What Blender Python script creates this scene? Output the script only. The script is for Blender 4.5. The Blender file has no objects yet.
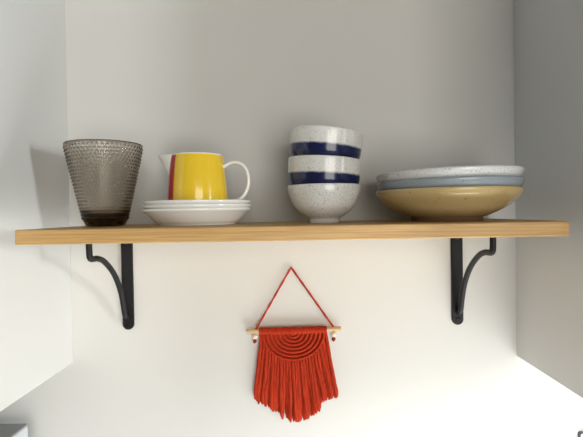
import bpy, bmesh, math, random
from mathutils import Vector, Matrix, Euler
R = math.radians; PI = math.pi
random.seed(7)
S = bpy.context.scene
COL = S.collection

# ------------------------------------------------------------------ object helpers
def link(name, bm, mat, parent=None, smooth=True, loc=None, angle=None):
    me = bpy.data.meshes.new(name)
    bmesh.ops.recalc_face_normals(bm, faces=bm.faces)
    bm.to_mesh(me); bm.free()
    for m in (mat if isinstance(mat, (list, tuple)) else [mat]):
        me.materials.append(m)
    if smooth:
        for p in me.polygons: p.use_smooth = True
        if angle is not None:
            me.set_sharp_from_angle(angle=R(angle))
    o = bpy.data.objects.new(name, me); COL.objects.link(o)
    if parent is not None: o.parent = parent
    if loc is not None: o.location = loc
    return o

def tag(o, label, cat, group=None):
    o['label'] = label; o['category'] = cat
    if group: o['group'] = group
    return o

def thing(name, label, cat, loc=(0, 0, 0), rot=(0, 0, 0), group=None):
    o = bpy.data.objects.new(name, None); COL.objects.link(o)
    o.location = loc; o.rotation_euler = rot; o.empty_display_size = .02
    return tag(o, label, cat, group)

def struct(name, bm, mat):
    o = link(name, bm, mat, smooth=False); o['kind'] = 'structure'; return o

def copy_tree(o, parent=None):
    c = o.copy(); COL.objects.link(c)
    if parent is not None: c.parent = parent
    for ch in list(o.children): copy_tree(ch, c)
    return c

# ------------------------------------------------------------------ mesh helpers
def box(bm, x0, x1, y0, y1, z0, z1, bevel=0, seg=2):
    r = bmesh.ops.create_cube(bm, size=1)
    vs = r['verts']
    for v in vs:
        v.co = Vector(((x0+x1)/2+v.co.x*(x1-x0), (y0+y1)/2+v.co.y*(y1-y0), (z0+z1)/2+v.co.z*(z1-z0)))
    if bevel:
        es = list({e for v in vs for e in v.link_edges})
        bmesh.ops.bevel(bm, geom=es, offset=bevel, segments=seg, profile=.5, affect='EDGES')
    return bm

def catmull(pts, n=6):
    P = [Vector(p) for p in pts]
    out = []
    for i in range(len(P)-1):
        p0 = P[i-1] if i else P[0]*2-P[1]
        p1, p2 = P[i], P[i+1]
        p3 = P[i+2] if i+2 < len(P) else P[-1]*2-P[-2]
        for k in range(n):
            t = k/n
            out.append(.5*((2*p1)+(p2-p0)*t+(2*p0-5*p1+4*p2-p3)*t*t+(3*p1-p0-3*p2+p3)*t*t*t))
    out.append(P[-1]); return out

def lathe(bm, prof, n=96, mat=None):
    """prof: closed or axis-ended list of (r, z); every face's material from mat(angle, i)"""
    rings = []
    for r, z in prof:
        if r < 1e-6: rings.append([bm.verts.new((0, 0, z))])
        else: rings.append([bm.verts.new((r*math.cos(2*PI*k/n), r*math.sin(2*PI*k/n), z)) for k in range(n)])
    for i in range(len(rings)-1):
        a, b = rings[i], rings[i+1]
        for k in range(n):
            q = (k+1) % n
            if len(a) == 1 and len(b) == 1: continue
            if len(a) == 1: f = bm.faces.new((a[0], b[k], b[q]))
            elif len(b) == 1: f = bm.faces.new((a[k], b[0], a[q]))
            else: f = bm.faces.new((a[k], b[k], b[q], a[q]))
            if mat: f.material_index = mat(2*PI*(k+.5)/n, i)
    return bm

def sm(prof, n=4):
    return [(max(p.x, 0), p.y) for p in [Vector((q.x, q.y)) for q in catmull([(a, b, 0) for a, b in prof], n)]]

def tube(bm, pts, rad, n=12, cap=True, ridge=None, sx=1, sy=1):
    """tube along pts; rad number or list; ridge(i, ang) multiplies the radius"""
    P = [Vector(p) for p in pts]; m = len(P)
    rad = rad if isinstance(rad, (list, tuple)) else [rad]*m
    t0 = (P[1]-P[0]).normalized()
    ref = Vector((0, 1, 0)) if abs(t0.y) < .9 else Vector((1, 0, 0))
    u = t0.cross(ref).normalized()
    rings = []
    for i in range(m):
        t = (P[min(i+1, m-1)]-P[max(i-1, 0)]).normalized()
        u = (u-t*u.dot(t)).normalized(); w = t.cross(u)
        ring = []
        for k in range(n):
            a = 2*PI*k/n
            r = rad[i]*(ridge(i, a) if ridge else 1)
            ring.append(bm.verts.new(P[i]+u*math.cos(a)*r*sx+w*math.sin(a)*r*sy))
        rings.append(ring)
    for i in range(m-1):
        for k in range(n):
            q = (k+1) % n
            bm.faces.new((rings[i][k], rings[i][q], rings[i+1][q], rings[i+1][k]))
    if cap:
        bm.faces.new(rings[0][::-1]); bm.faces.new(rings[-1])
    return bm

# ------------------------------------------------------------------ materials
def mat(name, color, rough=.5, **kw):
    m = bpy.data.materials.new(name); m.use_nodes = True
    b = m.node_tree.nodes['Principled BSDF']
    b.inputs['Base Color'].default_value = (*color, 1); b.inputs['Roughness'].default_value = rough
    for k, v in kw.items(): b.inputs[k.replace('_', ' ')].default_value = v
    return m
def nd(m, t, **props):
    n = m.node_tree.nodes.new(t)
    for k, v in props.items(): setattr(n, k, v)
    return n
def lk(m, a, b): m.node_tree.links.new(a, b)
def bsdf(m): return m.node_tree.nodes['Principled BSDF']
def objco(m, scale=(1, 1, 1)):
    tc = nd(m, 'ShaderNodeTexCoord'); mp = nd(m, 'ShaderNodeMapping')
    mp.inputs['Scale'].default_value = scale
    lk(m, tc.outputs['Object'], mp.inputs['Vector']); return mp.outputs[0]
def ramp(m, src, stops, interp='LINEAR'):
    r = nd(m, 'ShaderNodeValToRGB'); r.color_ramp.interpolation = interp
    el = r.color_ramp.elements
    while len(el) < len(stops): el.new(.5)
    for e, (p, c) in zip(el, stops): e.position = p; e.color = (*c, 1)
    lk(m, src, r.inputs[0]); return r.outputs[0]
def noise(m, vec, scale, detail=3, rough=.5):
    n = nd(m, 'ShaderNodeTexNoise'); n.inputs['Scale'].default_value = scale
    n.inputs['Detail'].default_value = detail; n.inputs['Roughness'].default_value = rough
    lk(m, vec, n.inputs['Vector']); return n.outputs['Fac']
def mix(m, fac, a, b):
    x = nd(m, 'ShaderNodeMix', data_type='RGBA')
    if hasattr(fac, 'links'): lk(m, fac, x.inputs[0])
    else: x.inputs[0].default_value = fac
    for s, v in ((x.inputs[6], a), (x.inputs[7], b)):
        if isinstance(v, tuple): s.default_value = (*v, 1)
        else: lk(m, v, s)
    return x.outputs[2]
def bump(m, h, strength=.2, dist=.001):
    b = nd(m, 'ShaderNodeBump'); b.inputs['Strength'].default_value = strength
    b.inputs['Distance'].default_value = dist
    lk(m, h, b.inputs['Height']); lk(m, b.outputs[0], bsdf(m).inputs['Normal'])

M = {}
def wallpaint(name, col):
    m = mat(name, col, .75); v = objco(m)
    lk(m, mix(m, noise(m, v, 9, 4), tuple(c*.985 for c in col), tuple(min(1, c*1.01) for c in col)), bsdf(m).inputs['Base Color'])
    bump(m, noise(m, v, 420, 2), .06, .0006); return m
M['wall'] = wallpaint('wall_paint', (.635, .628, .597))
M['cabinet'] = wallpaint('cabinet_laminate', (.655, .66, .64))
bsdf(M['cabinet']).inputs['Roughness'].default_value = .5
M['counter'] = mat('worktop_white', (.86, .86, .85), .45)
M['floor'] = mat('floor_boards', (.45, .36, .27), .6)

# oak
m = M['oak'] = mat('oak', (.55, .33, .12), .5)
v = objco(m, (1.2, 34, 85))
g1 = noise(m, v, 4.2, 6, .62)
base = ramp(m, g1, [(.25, (.40, .205, .065)), (.46, (.52, .315, .11)), (.6, (.58, .37, .145)), (.8, (.48, .265, .09))])
v2 = objco(m, (5, 120, 420))
g2 = noise(m, v2, 3.0, 3, .6)
lk(m, mix(m, ramp(m, g2, [(.42, (.55,)*3), (.52, (0,)*3)]), base, (.36, .19, .06)), bsdf(m).inputs['Base Color'])
bump(m, g2, .12, .0004)

# black steel
m = M['steel'] = mat('black_steel', (.008, .008, .009), .5, Specular_IOR_Level=.28)
bump(m, noise(m, objco(m), 900, 2), .1, .0003)
M['screw'] = mat('screw_black', (.012, .012, .013), .3, Metallic=.6)

# glazes
def specked(name, base, speck, scale, thr, rough=.18, mott=None):
    m = mat(name, base, rough); v = objco(m)
    n = noise(m, v, scale, 2, .5)
    c = base
    if mott: c = mix(m, noise(m, v, mott[0], 4, .6), base, mott[1])
    f = ramp(m, n, [(thr, (0,)*3), (thr+.03, (.85,)*3)])
    lk(m, mix(m, f, c, speck), bsdf(m).inputs['Base Color'])
    bsdf(m).inputs['Coat Weight'].default_value = .2; bsdf(m).inputs['Coat Roughness'].default_value = .06
    return m
M['chalk'] = specked('chalk_speckle_glaze', (.74, .74, .71), (.08, .09, .15), 800, .64)
M['chalk_plate'] = specked('chalk_plate_glaze', (.70, .72, .71), (.13, .15, .2), 650, .645)
M['flint'] = specked('flint_blue_glaze', (.27, .32, .36), (.15, .18, .21), 300, .7, .16, (60, (.33, .38, .42)))
M['pebble'] = specked('pebble_tan_glaze', (.52, .385, .17), (.30, .19, .08), 330, .68, .2, (45, (.62, .48, .24)))
M['foot_shade'] = mat('shaded_tan_foot', (.22, .13, .07), .7)  # shade under the tan bowl, painted into its foot as dark brown
M['white_china'] = mat('white_china', (.84, .835, .80), .14, Coat_Weight=.5, Coat_Roughness=.05)
M['yellow'] = mat('yellow_print', (.80, .545, .03), .16, Coat_Weight=.5, Coat_Roughness=.05)
M['red'] = mat('red_print', (.44, .012, .015), .16, Coat_Weight=.5, Coat_Roughness=.05)
M['orange'] = mat('orange_line', (.72, .30, .03), .16, Coat_Weight=.5, Coat_Roughness=.05)

# banded glaze: white speckled rim, navy below with a soft run line
m = M['banded'] = specked('navy_banded_glaze', (.74, .74, .71), (.08, .09, .15), 800, .64)
v = objco(m); sep = nd(m, 'ShaderNodeSeparateXYZ'); lk(m, v, sep.inputs[0])
jit = nd(m, 'ShaderNodeMath', operation='MULTIPLY_ADD'); lk(m, noise(m, v, 130, 3), jit.inputs[0])
jit.inputs[1].default_value = .0022; lk(m, sep.outputs['Z'], jit.inputs[2])
mr = nd(m, 'ShaderNodeMapRange'); lk(m, jit.outputs[0], mr.inputs[0])
BAND_Z = .0445
mr.inputs[1].default_value = BAND_Z-.0002; mr.inputs[2].default_value = BAND_Z+.0022
mr.inputs[3].default_value = 1; mr.inputs[4].default_value = 0
old = bsdf(m).inputs['Base Color'].links[0].from_socket
navy = mix(m, noise(m, objco(m, (1, 1, .4)), 90, 3), (.004, .006, .035), (.010, .018, .10))
lk(m, mix(m, mr.outputs[0], old, navy), bsdf(m).inputs['Base Color'])

# smoked glass
m = M['glass'] = mat('smoked_glass', (1, 1, 1), .02, IOR=1.48, Transmission_Weight=1.0)
va = nd(m, 'ShaderNodeVolumeAbsorption'); va.inputs['Color'].default_value = (.77, .71, .63, 1); va.inputs['Density'].default_value = 320
lk(m, va.outputs[0], m.node_tree.nodes['Material Output'].inputs['Volume'])

# macrame
def yarn(name, a, b, zs=.35):
    m = mat(name, a, .9, Specular_IOR_Level=.12)
    v = objco(m, (1, 1, zs))
    lk(m, mix(m, noise(m, v, 900, 3, .6), a, b), bsdf(m).inputs['Base Color'])
    bump(m, noise(m, v, 1500, 2), .5, .0006); return m
M['yarn'] = yarn('terracotta_yarn', (.14, .007, .004), (.66, .060, .019), .10)
M['cord'] = yarn('terracotta_cord', (.34, .026, .012), (.48, .060, .032))
M['knot'] = mat('dark_red_knot', (.22, .02, .015), .8)
m = M['dowel'] = mat('pale_wood_dowel', (.62, .42, .22), .55)
lk(m, mix(m, noise(m, objco(m, (6, 60, 60)), 8, 4), (.50, .31, .15), (.70, .52, .30)), bsdf(m).inputs['Base Color'])
M['bead'] = mat('pale_wood_bead', (.80, .66, .46), .45)
M['grey_plastic'] = mat('dark_grey_plastic', (.21, .225, .23), .45)
M['pale_plastic'] = mat('pale_plastic', (.62, .64, .70), .4)
M['rim_dark'] = mat('dark_metal_rim', (.09, .09, .09), .35, Metallic=.7)
M['plate_white'] = mat('white_plastic', (.82, .82, .81), .35)

# ------------------------------------------------------------------ the setting
struct('wall_back', box(bmesh.new(), -1.7, 1.7, 0, .1, -1.56, 1.15), M['wall'])
struct('floor', box(bmesh.new(), -1.7, 1.7, -3.4, .1, -1.60, -1.56), M['floor'])
struct('countertop', box(bmesh.new(), -1.7, 1.7, -.63, 0, -.70, -.66, .003), M['counter'])

def cabinet(x0, x1, label, hinge):
    t = thing('wall_cabinet', label, 'cabinet', ((x0+x1)/2, 0, -.1862))
    w = (x1-x0)/2
    link('cabinet_body', box(bmesh.new(), -w, w, -.268, 0, 0, .76, .0008), M['cabinet'], t, smooth=False)
    d = link('door', box(bmesh.new(), -w+.0015, w-.0015, -.288, -.270, .0015, .7585, .0012), M['cabinet'], t, smooth=False)
    h = bmesh.new(); hx = w-.035 if hinge > 0 else -w+.035
    tube(h, catmull([(hx, -.287, .04), (hx, -.308, .045), (hx, -.311, .06), (hx, -.311, .14), (hx, -.308, .155), (hx, -.287, .16)], 4), .004)
    link('door_handle', h, M['steel'], d)
    return t
cabinet(-.9, -.3, 'white wall cabinet hung left of the oak shelf, its plain side panel facing the shelf', 1)
cabinet(.3, .9, 'white wall cabinet hung right of the oak shelf, its shaded grey side facing the shelf', -1)

# ------------------------------------------------------------------ shelf and brackets
SD, ST, SL = .178, .0144, .2642
sh = link('wall_shelf', box(bmesh.new(), -SL, SL, -SD, 0, -ST, 0, .0012, 2), M['oak'], smooth=False)
tag(sh, 'oak wood board shelf between the two white cabinets, holding the crockery', 'shelf')

def bracket(x, label):
    t = thing('shelf_bracket', label, 'bracket', (x, 0, -.1420), (0, 0, 0), 'black steel brackets under the shelf')
    # wall plate: flat bar with a round lower end
    bm = bmesh.new(); w, th, H = .0075, .004, .142-ST
    pts = [(w*math.cos(a), w+w*math.sin(a)) for a in [PI+PI*k/16 for k in range(17)]]+[(w, H), (-w, H)]
    f = bm.faces.new([bm.verts.new((a, 0, b)) for a, b in pts])
    e = bmesh.ops.extrude_face_region(bm, geom=[f])
    for v in e['geom']:
        if isinstance(v, bmesh.types.BMVert): v.co.y -= th
    bmesh.ops.bevel(bm, geom=[g for g in bm.edges if abs(g.verts[0].co.y-g.verts[1].co.y) < 1e-6 and g.verts[0].co.y < -.001], offset=.0007, segments=2, affect='EDGES')
    wp = link('wall_plate', bm, M['steel'], t, angle=35)
    for z in (.0075, .118):
        s = bmesh.new()
        lathe(s, [(0, 0), (.0030, 0), (.0030, .0006), (.0022, .0016), (.0012, .0018), (.0010, .0010), (0, .0010)], 20)
        bmesh.ops.rotate(s, cent=(0, 0, 0), matrix=Matrix.Rotation(PI/2, 3, 'X'), verts=s.verts)
        link('screw_head', s, M['screw'], wp, loc=(0, -th+.0002, z), angle=40)
    # bent round arm from under the shelf down to the plate
    path = [(-.1130, -ST), (-.1128, -.022), (-.1124, -.0295), (-.1112, -.0338), (-.1075, -.0358), (-.1020, -.0362), (-.0925, -.0367), (-.0764, -.0412),
            (-.0552, -.0538), (-.0390, -.0686), (-.0261, -.0868), (-.0188, -.1050), (-.0153, -.1165), (-.0125, -.1215), (-.0070, -.1240), (-.0025, -.1243)]
    bm = bmesh.new(); tube(bm, catmull([(0, y, z+.142) for y, z in path], 4), .0034, 14)
    link('arm', bm, M['steel'], t, angle=60)
    link('shelf_bar', box(bmesh.new(), -.006, .006, -.120, -.004, .142-ST-.0028, .142-ST, .0006), M['steel'], t, smooth=False)
    return t
bracket(-.2230, 'black steel shelf bracket under the left end of the shelf, below the glass tumbler')
bracket(.2202, 'black steel shelf bracket under the right end of the shelf, below the stacked plates')

# ------------------------------------------------------------------ glass tumbler with rows of raised dots
def tumbler():
    bm = bmesh.new()
    H, NB, NR, ka, kz = .0940, 54, 22, 5, 6
    n = NB*ka
    outer = []
    z0, z1 = .0075, H-.0035
    steps = NR*kz
    def rad(z): return .0225+(.0430-.0225)*(z/H)**.97
    prof = [(0, .0), (.0175, 0), (.0205, .0008), (.0220, .0026), (.0230, .0050)]
    rows = [[bm.verts.new((0, 0, 0.0))]]
    def ring(f, z): return [bm.verts.new((f(k)*math.cos(2*PI*k/n), f(k)*math.sin(2*PI*k/n), z)) for k in range(n)]
    for r, z in prof[1:]: rows.append(ring(lambda k: r, z))
    for i in range(steps+1):
        z = z0+(z1-z0)*i/steps
        pr = (i % kz)/kz; rw = i//kz
        hz = max(0, math.sin(PI*pr))**1.5 if i < steps else 0
        big = 1.35 if rw % 6 == 5 else 1
        off = .5*(rw % 2)
        rows.append(ring(lambda k: rad(z)+.0012*big*hz*max(0, math.cos(2*PI*(k/ka+off)))**1.0, z))
    for r, z in [(rad(H)-.0001, H-.0012), (rad(H)-.0007, H-.0002), (rad(H)-.0015, H), (rad(H)-.0023, H-.0004), (rad(H)-.0027, H-.0016)]:
        rows.append(ring(lambda k: r, z))
    for z in (.08, .06, .04, .025, .0165): rows.append(ring(lambda k: rad(z)-.0030, z))
    for r, z in [(.0195, .0128), (.016, .0112), (.009, .0108)]: rows.append(ring(lambda k: r, z))
    rows.append([bm.verts.new((0, 0, .0107))])
    for a, b in zip(rows, rows[1:]):
        for k in range(n):
            q = (k+1) % n
            if len(a) == 1: bm.faces.new((a[0], b[q], b[k]))
            elif len(b) == 1: bm.faces.new((a[k], a[q], b[0]))
            else: bm.faces.new((a[k], a[q], b[q], b[k]))
    return bm
g = link('glass_tumbler', tumbler(), M['glass'], loc=(-.2147, -.087, .0002))
tag(g, 'smoky brown glass tumbler with rows of raised dots, at the shelf left end', 'glass')

# ------------------------------------------------------------------ three saucers and the jug
SX, SY = -.1080, -.087
def saucer(bm):
    p = [(0, .0028), (.030, .0028), (.0425, .0032), (.0497, .0066), (.0570, .0125), (.0607, .0184), (.0622, .0200), (.0632, .0201), (.0638, .0194), (.0638, .0182),
         (.0630, .0170), (.0600, .0146), (.0548, .0096), (.0495, .0042), (.0462, .0020), (.0450, .0004), (.0442, 0), (.0428, 0), (.0418, .0012), (.036, .0014), (0, .0014)]
    return lathe(bm, [(r*.957, z*.92) for r, z in sm(p, 3)], 112)
labs = ['white saucer resting on the oak shelf, bottom of the three under the yellow jug',
        'white saucer in the middle of the three stacked under the yellow jug',
        'white saucer on top of its stack, directly under the yellow jug']
s0 = None
for i, lab in enumerate(labs):
    if s0 is None: o = s0 = link('saucer', saucer(bmesh.new()), M['white_china'])
    else: o = s0.copy(); COL.objects.link(o)
    o.location = (SX+(0, .0010, .0006)[i], SY, .0002+.0043*i)
    o.rotation_euler = (0, 0, i*1.1)
    tag(o, lab, 'saucer', 'white saucers under the jug')

JX, JY, JZ = -.1074, -.087, .0115
jug = thing('jug', 'small yellow jug with a red stripe, white spout and white handle, on the saucers', 'jug', (JX, JY, JZ))
def jug_body():
    bm = bmesh.new()
    prof = sm([(0, .002), (.031, .002), (.0332, 0), (.0344, .0010), (.0347, .0035), (.0341, .016), (.0328, .036), (.0308, .056), (.0294, .0672)], 4)
    edge = len(prof)
    prof += [(.0291, .0685), (.0283, .0686), (.0277, .0677)]+sm([(.0277, .067), (.0290, .05), (.0318, .02), (.032, .008), (.029, .0052), (0, .005)], 3)[1:]
    def mi(a, i):
        d = math.degrees(a) % 360            # 270 faces the room
        if i >= edge-1: return 0
        if i < 9: return 0
        if d < 203: return 0 if d > 14 else 1
        if d < 229: return 2
        if d < 232: return 3
        return 1
    lathe(bm, prof, 180, mi)
    return bm
link('body', jug_body(), [M['white_china'], M['yellow'], M['red'], M['orange']], jug)
# spout: open pointed lip leaning out from the body's left side
def spout():
    bm = bmesh.new(); NZ, NA = 14, 13
    def section(t, inset):
        # t 0 bottom .. 1 top; half-width and reach of the V-shaped channel
        z = .0375+(.0686-.0375)*t
        wall = .0293+(.0326-.0293)*(1-t)-.0010
        reach = .0168*(t**1.2)
        half = .0035+.0120*t**.8
        out = []
        for k in range(NA):
            s = -1+2*k/(NA-1)
            y = s*max(half-inset, .0006)
            xb = -math.sqrt(max(wall**2-y*y, 0))
            x = xb-max(reach-inset, 0)*(1-abs(s)**1.5)
            out.append((x, y, z+(.0012*(1-abs(s)) if t > .97 else 0)))
        return out
    o = [[bm.verts.new(p) for p in section(i/NZ, 0)] for i in range(NZ+1)]
    i_ = [[bm.verts.new((p[0]+.0012, p[1], p[2])) for p in section(i/NZ, .0018)] for i in range(NZ+1)]
    for G, flip in ((o, 1), (i_, 0)):
        for a in range(NZ):
            for k in range(NA-1):
                q = (G[a][k], G[a][k+1], G[a+1][k+1], G[a+1][k])
                bm.faces.new(q if flip else q[::-1])
    for k in range(NA-1):
        bm.faces.new((o[NZ][k], o[NZ][k+1], i_[NZ][k+1], i_[NZ][k])); bm.faces.new((o[0][k], i_[0][k], i_[0][k+1], o[0][k+1]))
    for a in range(NZ):
        bm.faces.new((o[a][0], o[a+1][0], i_[a+1][0], i_[a][0])); bm.faces.new((o[a][-1], i_[a][-1], i_[a+1][-1], o[a+1][-1]))
    return bm
link('spout', spout(), M['white_china'], jug)
hp = [(.0300, .0545), (.0340, .0570), (.0395, .0592), (.0455, .0594), (.0520, .0565), (.0568, .0500), (.0588, .0410), (.0578, .0310), (.0538, .0225), (.0478, .0172), (.0410, .0152), (.0330, .0150)]
bm = bmesh.new(); tube(bm, catmull([(x, 0, z) for x, z in hp], 5), .0024, 16, sx=1.0, sy=1.0)
for vtx in bm.verts: vtx.co.y *= 1.9
link('handle', bm, M['white_china'], jug, angle=70)

# ------------------------------------------------------------------ stack of three bowls
BY = -.087
GB = 'speckled bowls in the tilted stack'
b1 = thing('bowl', 'white speckled bowl standing on the shelf, bottom of the stack of three small bowls', 'bowl', (.0382, BY, .0001), (0, 0, 0), GB)
p = [(0, .0080), (.012, .0082), (.022, .0125), (.0300, .0190), (.0352, .0280), (.0384, .0365), (.0394, .0415), (.0401, .0428), (.0411, .0428), (.0417, .0418), (.0417, .0400), (.0408, .0345),
     (.0384, .0275), (.0338, .0180), (.0270, .0110), (.0205, .0066), (.0182, .0050), (.0178, .0044)]
link('body', lathe(bmesh.new(), sm(p, 4)+[(.0150, .0044), (0, .0044)], 96), M['chalk'], b1)
link('foot_ring', lathe(bmesh.new(), [(.0182, .0052), (.0176, .0040), (.0174, .0006), (.0169, 0), (.0152, 0), (.0147, .0006), (.0145, .0052), (.0182, .0052)], 64), M['white_china'], b1, angle=50)
def deep_bowl(loc, rot, label):
    t = thing('bowl', label, 'bowl', loc, rot, GB)
    p = [(0, .0065), (.012, .0068), (.0220, .0105), (.0290, .0160), (.0330, .0235), (.0356, .031), (.0383, .040), (.0397, .050), (.0400, .0600), (.0403, .0616), (.0409, .0620), (.0415, .0614), (.0417, .0600),
         (.0416, .0520), (.0412, .0440), (.0403, .0365), (.0384, .0318), (.0366, .0265), (.0340, .0205), (.030, .0130), (.0225, .0070), (.0180, .0045), (.0172, .004)]
    link('body', lathe(bmesh.new(), sm(p, 4)+[(.014, .004), (0, .004)], 96), M['banded'], t)
    link('foot_ring', lathe(bmesh.new(), [(.0176, .0048), (.0168, .0038), (.0166, .0006), (.0160, 0), (.0148, 0), (.0142, .0006), (.014, .0048), (.0176, .0048)], 64), M['white_china'], t, angle=50)
    return t
deep_bowl((.0357, BY, .0107), (0, R(3.6), 0), 'navy and white speckled bowl in the middle of the stack of three, slightly tilted')
deep_bowl((.0358, BY, .0418), (0, R(6.2), 0), 'navy and white speckled bowl on top of its stack of three, leaning right')

# ------------------------------------------------------------------ stack of three wide pasta plates
PY = -.0880
GP = 'wide shallow bowls stacked at the right'
def pasta(name, mt, loc, rot, label, foot_mat):
    t = thing('pasta_bowl', label, 'plate', loc, rot, GP)
    p = [(0, .0090), (.035, .0090), (.046, .0112), (.058, .0165), (.069, .0235), (.0775, .0300), (.0818, .0340), (.0834, .0352), (.0848, .0352), (.0857, .0342), (.0856, .0322),
         (.0838, .0280), (.0800, .0240), (.0735, .0190), (.0645, .0130), (.0550, .0085), (.0470, .0056), (.0430, .0046)]
    p = [(r*.926, z) for r, z in p]
    link('body', lathe(bmesh.new(), sm(p, 4)+[(.0355, .0046), (0, .0050)], 128), mt, t)
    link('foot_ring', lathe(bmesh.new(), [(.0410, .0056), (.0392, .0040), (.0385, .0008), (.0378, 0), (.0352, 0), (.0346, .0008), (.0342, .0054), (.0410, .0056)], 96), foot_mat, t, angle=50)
    return t
pasta('tan', M['pebble'], (.1780, PY, .0001), (0, 0, 0), 'tan glazed shallow bowl resting on the shelf at the bottom of the plate stack', M['foot_shade'])
pasta('blue', M['flint'], (.1797, PY, .0098), (0, R(-.5), 0), 'blue-grey glazed shallow bowl in the middle of the plate stack', M['flint'])
pasta('white', M['chalk_plate'], (.1795, PY, .0200), (0, R(-1.0), 0), 'pale speckled white shallow bowl on top of the plate stack', M['chalk_plate'])

# ------------------------------------------------------------------ macrame wall hanging
HZ = -.1448
wh = thing('wall_hanging', 'terracotta macrame wall hanging with fringe on a wooden dowel, below the shelf', 'wall hanging', (0, 0, HZ))
TILT = .0145            # the dowel rises slightly to the right
def hz(x): return TILT*x
bm = bmesh.new()
tube(bm, [(-.0626, -.0075, hz(-.0626)), (-.0622, -.0075, hz(-.0622)), (-.02, -.0075, hz(-.02)), (.02, -.0075, hz(.02)), (.0626, -.0075, hz(.0626)), (.063, -.0075, hz(.063))], [.0026, .0032, .0033, .0033, .0032, .0026], 20)
link('dowel', bm, M['dowel'], wh, angle=50)
apex = (-.0022, -.004, -.0612-HZ)
def twist(i, a): return 1+.13*math.sin(2*a+i*.9)
cl, cr = (-.0503, -.0080, hz(-.0503)+.0028), (.0530, -.0080, hz(.0530)+.0028)
path = []
for k in range(41): path.append(Vector(cl).lerp(Vector(apex), k/40))
path[40] = path[40]+Vector((0, 0, .0004))
for k in range(1, 41): path.append(Vector(apex).lerp(Vector(cr), k/40))
bm = bmesh.new(); tube(bm, path, .00135, 10, ridge=twist)
link('hanging_cord', bm, M['cord'], wh)
for x, dz in ((-.0518, -.0066), (.0533, -.0070)):
    bm = bmesh.new()
    lathe(bm, sm([(.0007, -.0033), (.0020, -.0030), (.0032, -.0015), (.0035, 0), (.0032, .0015), (.0020, .0030), (.0007, .0033), (.0007, -.0033)], 3), 24)
    bd = link('bead', bm, M['bead'], wh, loc=(x, -.0090, hz(x)+dz)); bd['label'] = 'pale wooden bead'
    k = bmesh.new()
    tube(k, [(0, 0, -.0030), (-.0003, 0, -.0042), (-.0004, 0, -.0058), (-.0006, 0, -.0078), (-.0008, .0002, -.0088)], [.0012, .0022, .0026, .0022, .0012], 12, ridge=lambda i, a: 1+.15*math.sin(3*a+i))
    kn = link('cord_knot', k, M['knot'], bd); kn['label'] = 'dark red cord knot'
    lp = bmesh.new()
    tube(lp, [(0, -.0006, -.002), (0, -.0003, .0035), (0, .0015, .0075+.0012), (0, .003, .0095)], .0008, 8)
    link('bead_cord', lp, M['knot'], bd)
# header: yarn hitched round the dowel, ridged like side-by-side knots
bm = bmesh.new(); x0, x1, NX = -.0459, .0442, 26*8
tube(bm, [(x0+(x1-x0)*i/NX, -.0076, hz(x0+(x1-x0)*i/NX)-.0002) for i in range(NX+1)],
     [.0043+.0007*abs(math.sin(PI*26*i/NX)) for i in range(NX+1)], 20)
link('knotted_header', bm, M['yarn'], wh)
# half-round of knotted cord rows, smallest first
cx, cz0, XS = -.0004, -.0030, 1.13
NRW = 8
for j in range(NRW):
    r = .0018+.00492*j if j else .0022
    rr = .0018
    n = max(24, int(14*j)+24)
    arc = []
    for k in range(n+1):
        a = PI+PI*k/n
        x = cx+r*XS*math.cos(a); z = cz0+hz(x)+r*math.sin(a)
        arc.append((x, -.0082, z))
    L = PI*r; w = L/.0021
    bm = bmesh.new()
    tube(bm, arc, rr, 12, ridge=lambda i, a, n=n, w=w: 1+.14*math.sin(2*PI*w*i/n*.5+2*a))
    link('cord_row', bm, M['yarn'], wh)
# backing weave that the rows are knotted onto
bm = bmesh.new()
R_ = .0018+.00492*(NRW-1)
ring_f = []; ring_b = []
for k in range(41):
    a = PI+PI*k/40; x = cx+R_*XS*math.cos(a); z = cz0+hz(x)+R_*math.sin(a)
    ring_f.append(bm.verts.new((x, -.0062, z))); ring_b.append(bm.verts.new((x, -.0050, z)))
bm.faces.new(ring_f); bm.faces.new(ring_b[::-1])
for k in range(41):
    q = (k+1) % 41; bm.faces.new((ring_f[k], ring_b[k], ring_b[q], ring_f[q]))
link('woven_backing', bm, M['yarn'], wh, smooth=False)
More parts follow.
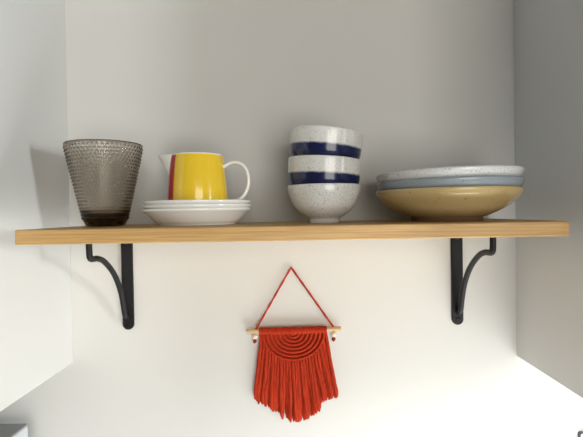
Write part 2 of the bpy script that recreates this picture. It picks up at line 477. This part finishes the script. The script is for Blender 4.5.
# fringe
low = [(-.0545, -.2240), (-.0528, -.2330), (-.0490, -.2400), (-.0420, -.2425), (-.0358, -.2450), (-.0267, -.2545), (-.0135, -.2632), (-.003, -.2655), (.0064, -.2660), (.0157, -.2640), (.0230, -.2590), (.0305, -.2520), (.0360, -.2430), (.0400, -.2375), (.0493, -.2365), (.0573, -.2330), (.0585, -.2310)]
def lowz(x):
    for (a, za), (b, zb) in zip(low, low[1:]):
        if a <= x <= b: return za+(zb-za)*(x-a)/(b-a)
    return low[0][1] if x < low[0][0] else low[-1][1]
def strand(xt, xb, layer):
    u = (xt-cx)/(R_*XS)
    if abs(u) < .985:
        zt = cz0+hz(xt)-R_*math.sqrt(1-u*u)-.0005
        zt += .004 if layer else 0
    else: zt = hz(xt)-.003
    zb = lowz(xb)-HZ+random.uniform(-.0025, .0022)
    n = 26; pts = []; rad = []
    ph = random.uniform(0, 6); am = random.uniform(.0003, .0009)
    y0 = -.0072 if layer == 0 else -.0045
    yj = random.uniform(-.0036, .0014)
    for i in range(n+1):
        t = i/n; e = t*t*(3-2*t)*.55+t*.45
        x = xt+(xb-xt)*e+am*math.sin(ph+t*7)*t
        y = min(-.0036, y0+yj*t+.0006*math.sin(ph*2+t*5))
        pts.append((x, y, zt+(zb-zt)*t))
        rad.append((.00185+.00085*t+.0002*math.sin(t*9+ph))*(1 if t < .93 else 1-.45*(t-.93)/.07))
    bm = bmesh.new(); k = random.choice((4, 5)); tw = random.uniform(.15, .4)*random.choice((-1, 1))
    tube(bm, pts, rad, 20, ridge=lambda i, a: .78+.34*abs(math.sin(k*a/2+i*tw)))
    # ragged cut end
    zmin = min(v.co.z for v in bm.verts)
    for v in bm.verts:
        if v.co.z < zmin+.003: v.co.z += random.uniform(-.002, .0018)
    link('fringe_strand', bm, M['yarn'], wh)
NF = 24
for layer, cnt in ((0, NF), (1, NF-1)):
    for i in range(cnt):
        t = (i+(.5 if layer else 0))/(NF-1)
        xt = -.0436+(.0436+.0428)*t
        xb = -.0527+(.0570+.0527)*t+random.uniform(-.0009, .0009)
        cb = -.0527+(.0570+.0527)*(round(t*9.5+.3*layer)-.3*layer)/9.5
        xb += .42*(max(-.052, min(.0545, cb))-xb)
        strand(xt, xb, layer)

# ------------------------------------------------------------------ things low in the picture
ap = thing('kitchen_appliance', 'boxy appliance with dark grey top under the left cabinet, low at the left edge', 'appliance', (-.46, -.15, -.66))
link('housing', box(bmesh.new(), -.115, .115, -.12, .12, 0, .4035, .003, 3), M['pale_plastic'], ap, angle=40)
link('top_panel', box(bmesh.new(), -.114, .114, -.119, .119, .4030, .4060, .001, 2), M['grey_plastic'], ap, angle=40)

def rounded_plate(bm, w, r, y0, y1):
    pts = []
    for cxx, czz, a0 in ((w-r, w-r, 0), (-w+r, w-r, 90), (-w+r, -w+r, 180), (w-r, -w+r, 270)):
        for k in range(9):
            a = R(a0+90*k/8); pts.append((cxx+r*math.cos(a), czz+r*math.sin(a)))
    f = bm.faces.new([bm.verts.new((a, y0, b)) for a, b in pts])
    e = bmesh.ops.extrude_face_region(bm, geom=[f])
    for v in e['geom']:
        if isinstance(v, bmesh.types.BMVert): v.co.y = y1
    return bm
ws = thing('wall_switch', 'white switch plate with a dark rim on the wall, bottom right corner', 'switch', (.4240, 0, -.3325))
link('rim', rounded_plate(bmesh.new(), .0432, .0035, 0, -.004), M['rim_dark'], ws, angle=40)
fp = link('face_plate', rounded_plate(bmesh.new(), .0416, .0026, -.003, -.0048), M['plate_white'], ws, angle=40)
link('rocker', box(bmesh.new(), -.016, .016, -.0105, -.006, -.026, .026, .0015), M['plate_white'], fp, angle=40)

# ------------------------------------------------------------------ light
def area(name, loc, target, sx, sy, power, color):
    l = bpy.data.lights.new(name, 'AREA'); l.shape = 'RECTANGLE'; l.size = sx; l.size_y = sy
    l.energy = power; l.color = color
    o = bpy.data.objects.new(name, l); COL.objects.link(o); o.location = loc
    o.rotation_euler = (Vector(target)-Vector(loc)).to_track_quat('-Z', 'Y').to_euler()
    return o
# daylight from a window ahead and to the right of the alcove
area('window_light', (2.13, -1.41, .10), (-.20, -.04, -.03), .20, .4, 25, (.95, .99, 1))
# added tall soft fill from behind the camera; no door is known there
area('front_fill_light', (.75, -2.9, -.25), (0, 0, -.08), 1.5, 1.7, 47, (1, .965, .90))
# added fill spot, no lamp seen, over the worktop in front of the right cabinet; the white worktop throws it up into the alcove
l = bpy.data.lights.new('bounce_fill_spot', 'SPOT'); l.energy = 980; l.spot_size = R(37); l.spot_blend = .5; l.shadow_soft_size = .08; l.color = (.95, .985, 1)
o = bpy.data.objects.new('bounce_fill_spot', l); COL.objects.link(o); o.location = (.56, -.80, 1.15)
o.rotation_euler = (Vector((.54, -.47, -.66))-Vector(o.location)).to_track_quat('-Z', 'Y').to_euler()

w = bpy.data.worlds.new('room_ambient'); S.world = w; w.use_nodes = True
w.node_tree.nodes['Background'].inputs[0].default_value = (1, .985, .95, 1)
w.node_tree.nodes['Background'].inputs[1].default_value = .115

# ------------------------------------------------------------------ camera
cam = bpy.data.cameras.new('camera'); cam.sensor_width = 36; cam.lens = 450/583*36; cam.clip_start = .01
co = bpy.data.objects.new('camera', cam); COL.objects.link(co)
rot = Matrix.Rotation(R(.45), 3, 'Z') @ Matrix.Rotation(PI/2+R(-.83), 3, 'X') @ Matrix.Rotation(R(-.97), 3, 'Z')
co.matrix_world = Matrix.Translation((.0043, -.606, .013)) @ rot.to_4x4()
S.camera = co
S.view_settings.view_transform = 'Standard'; S.view_settings.look = 'None'
S.view_settings.gamma = 1; S.view_settings.exposure = 0; S.view_settings.use_curve_mapping = False
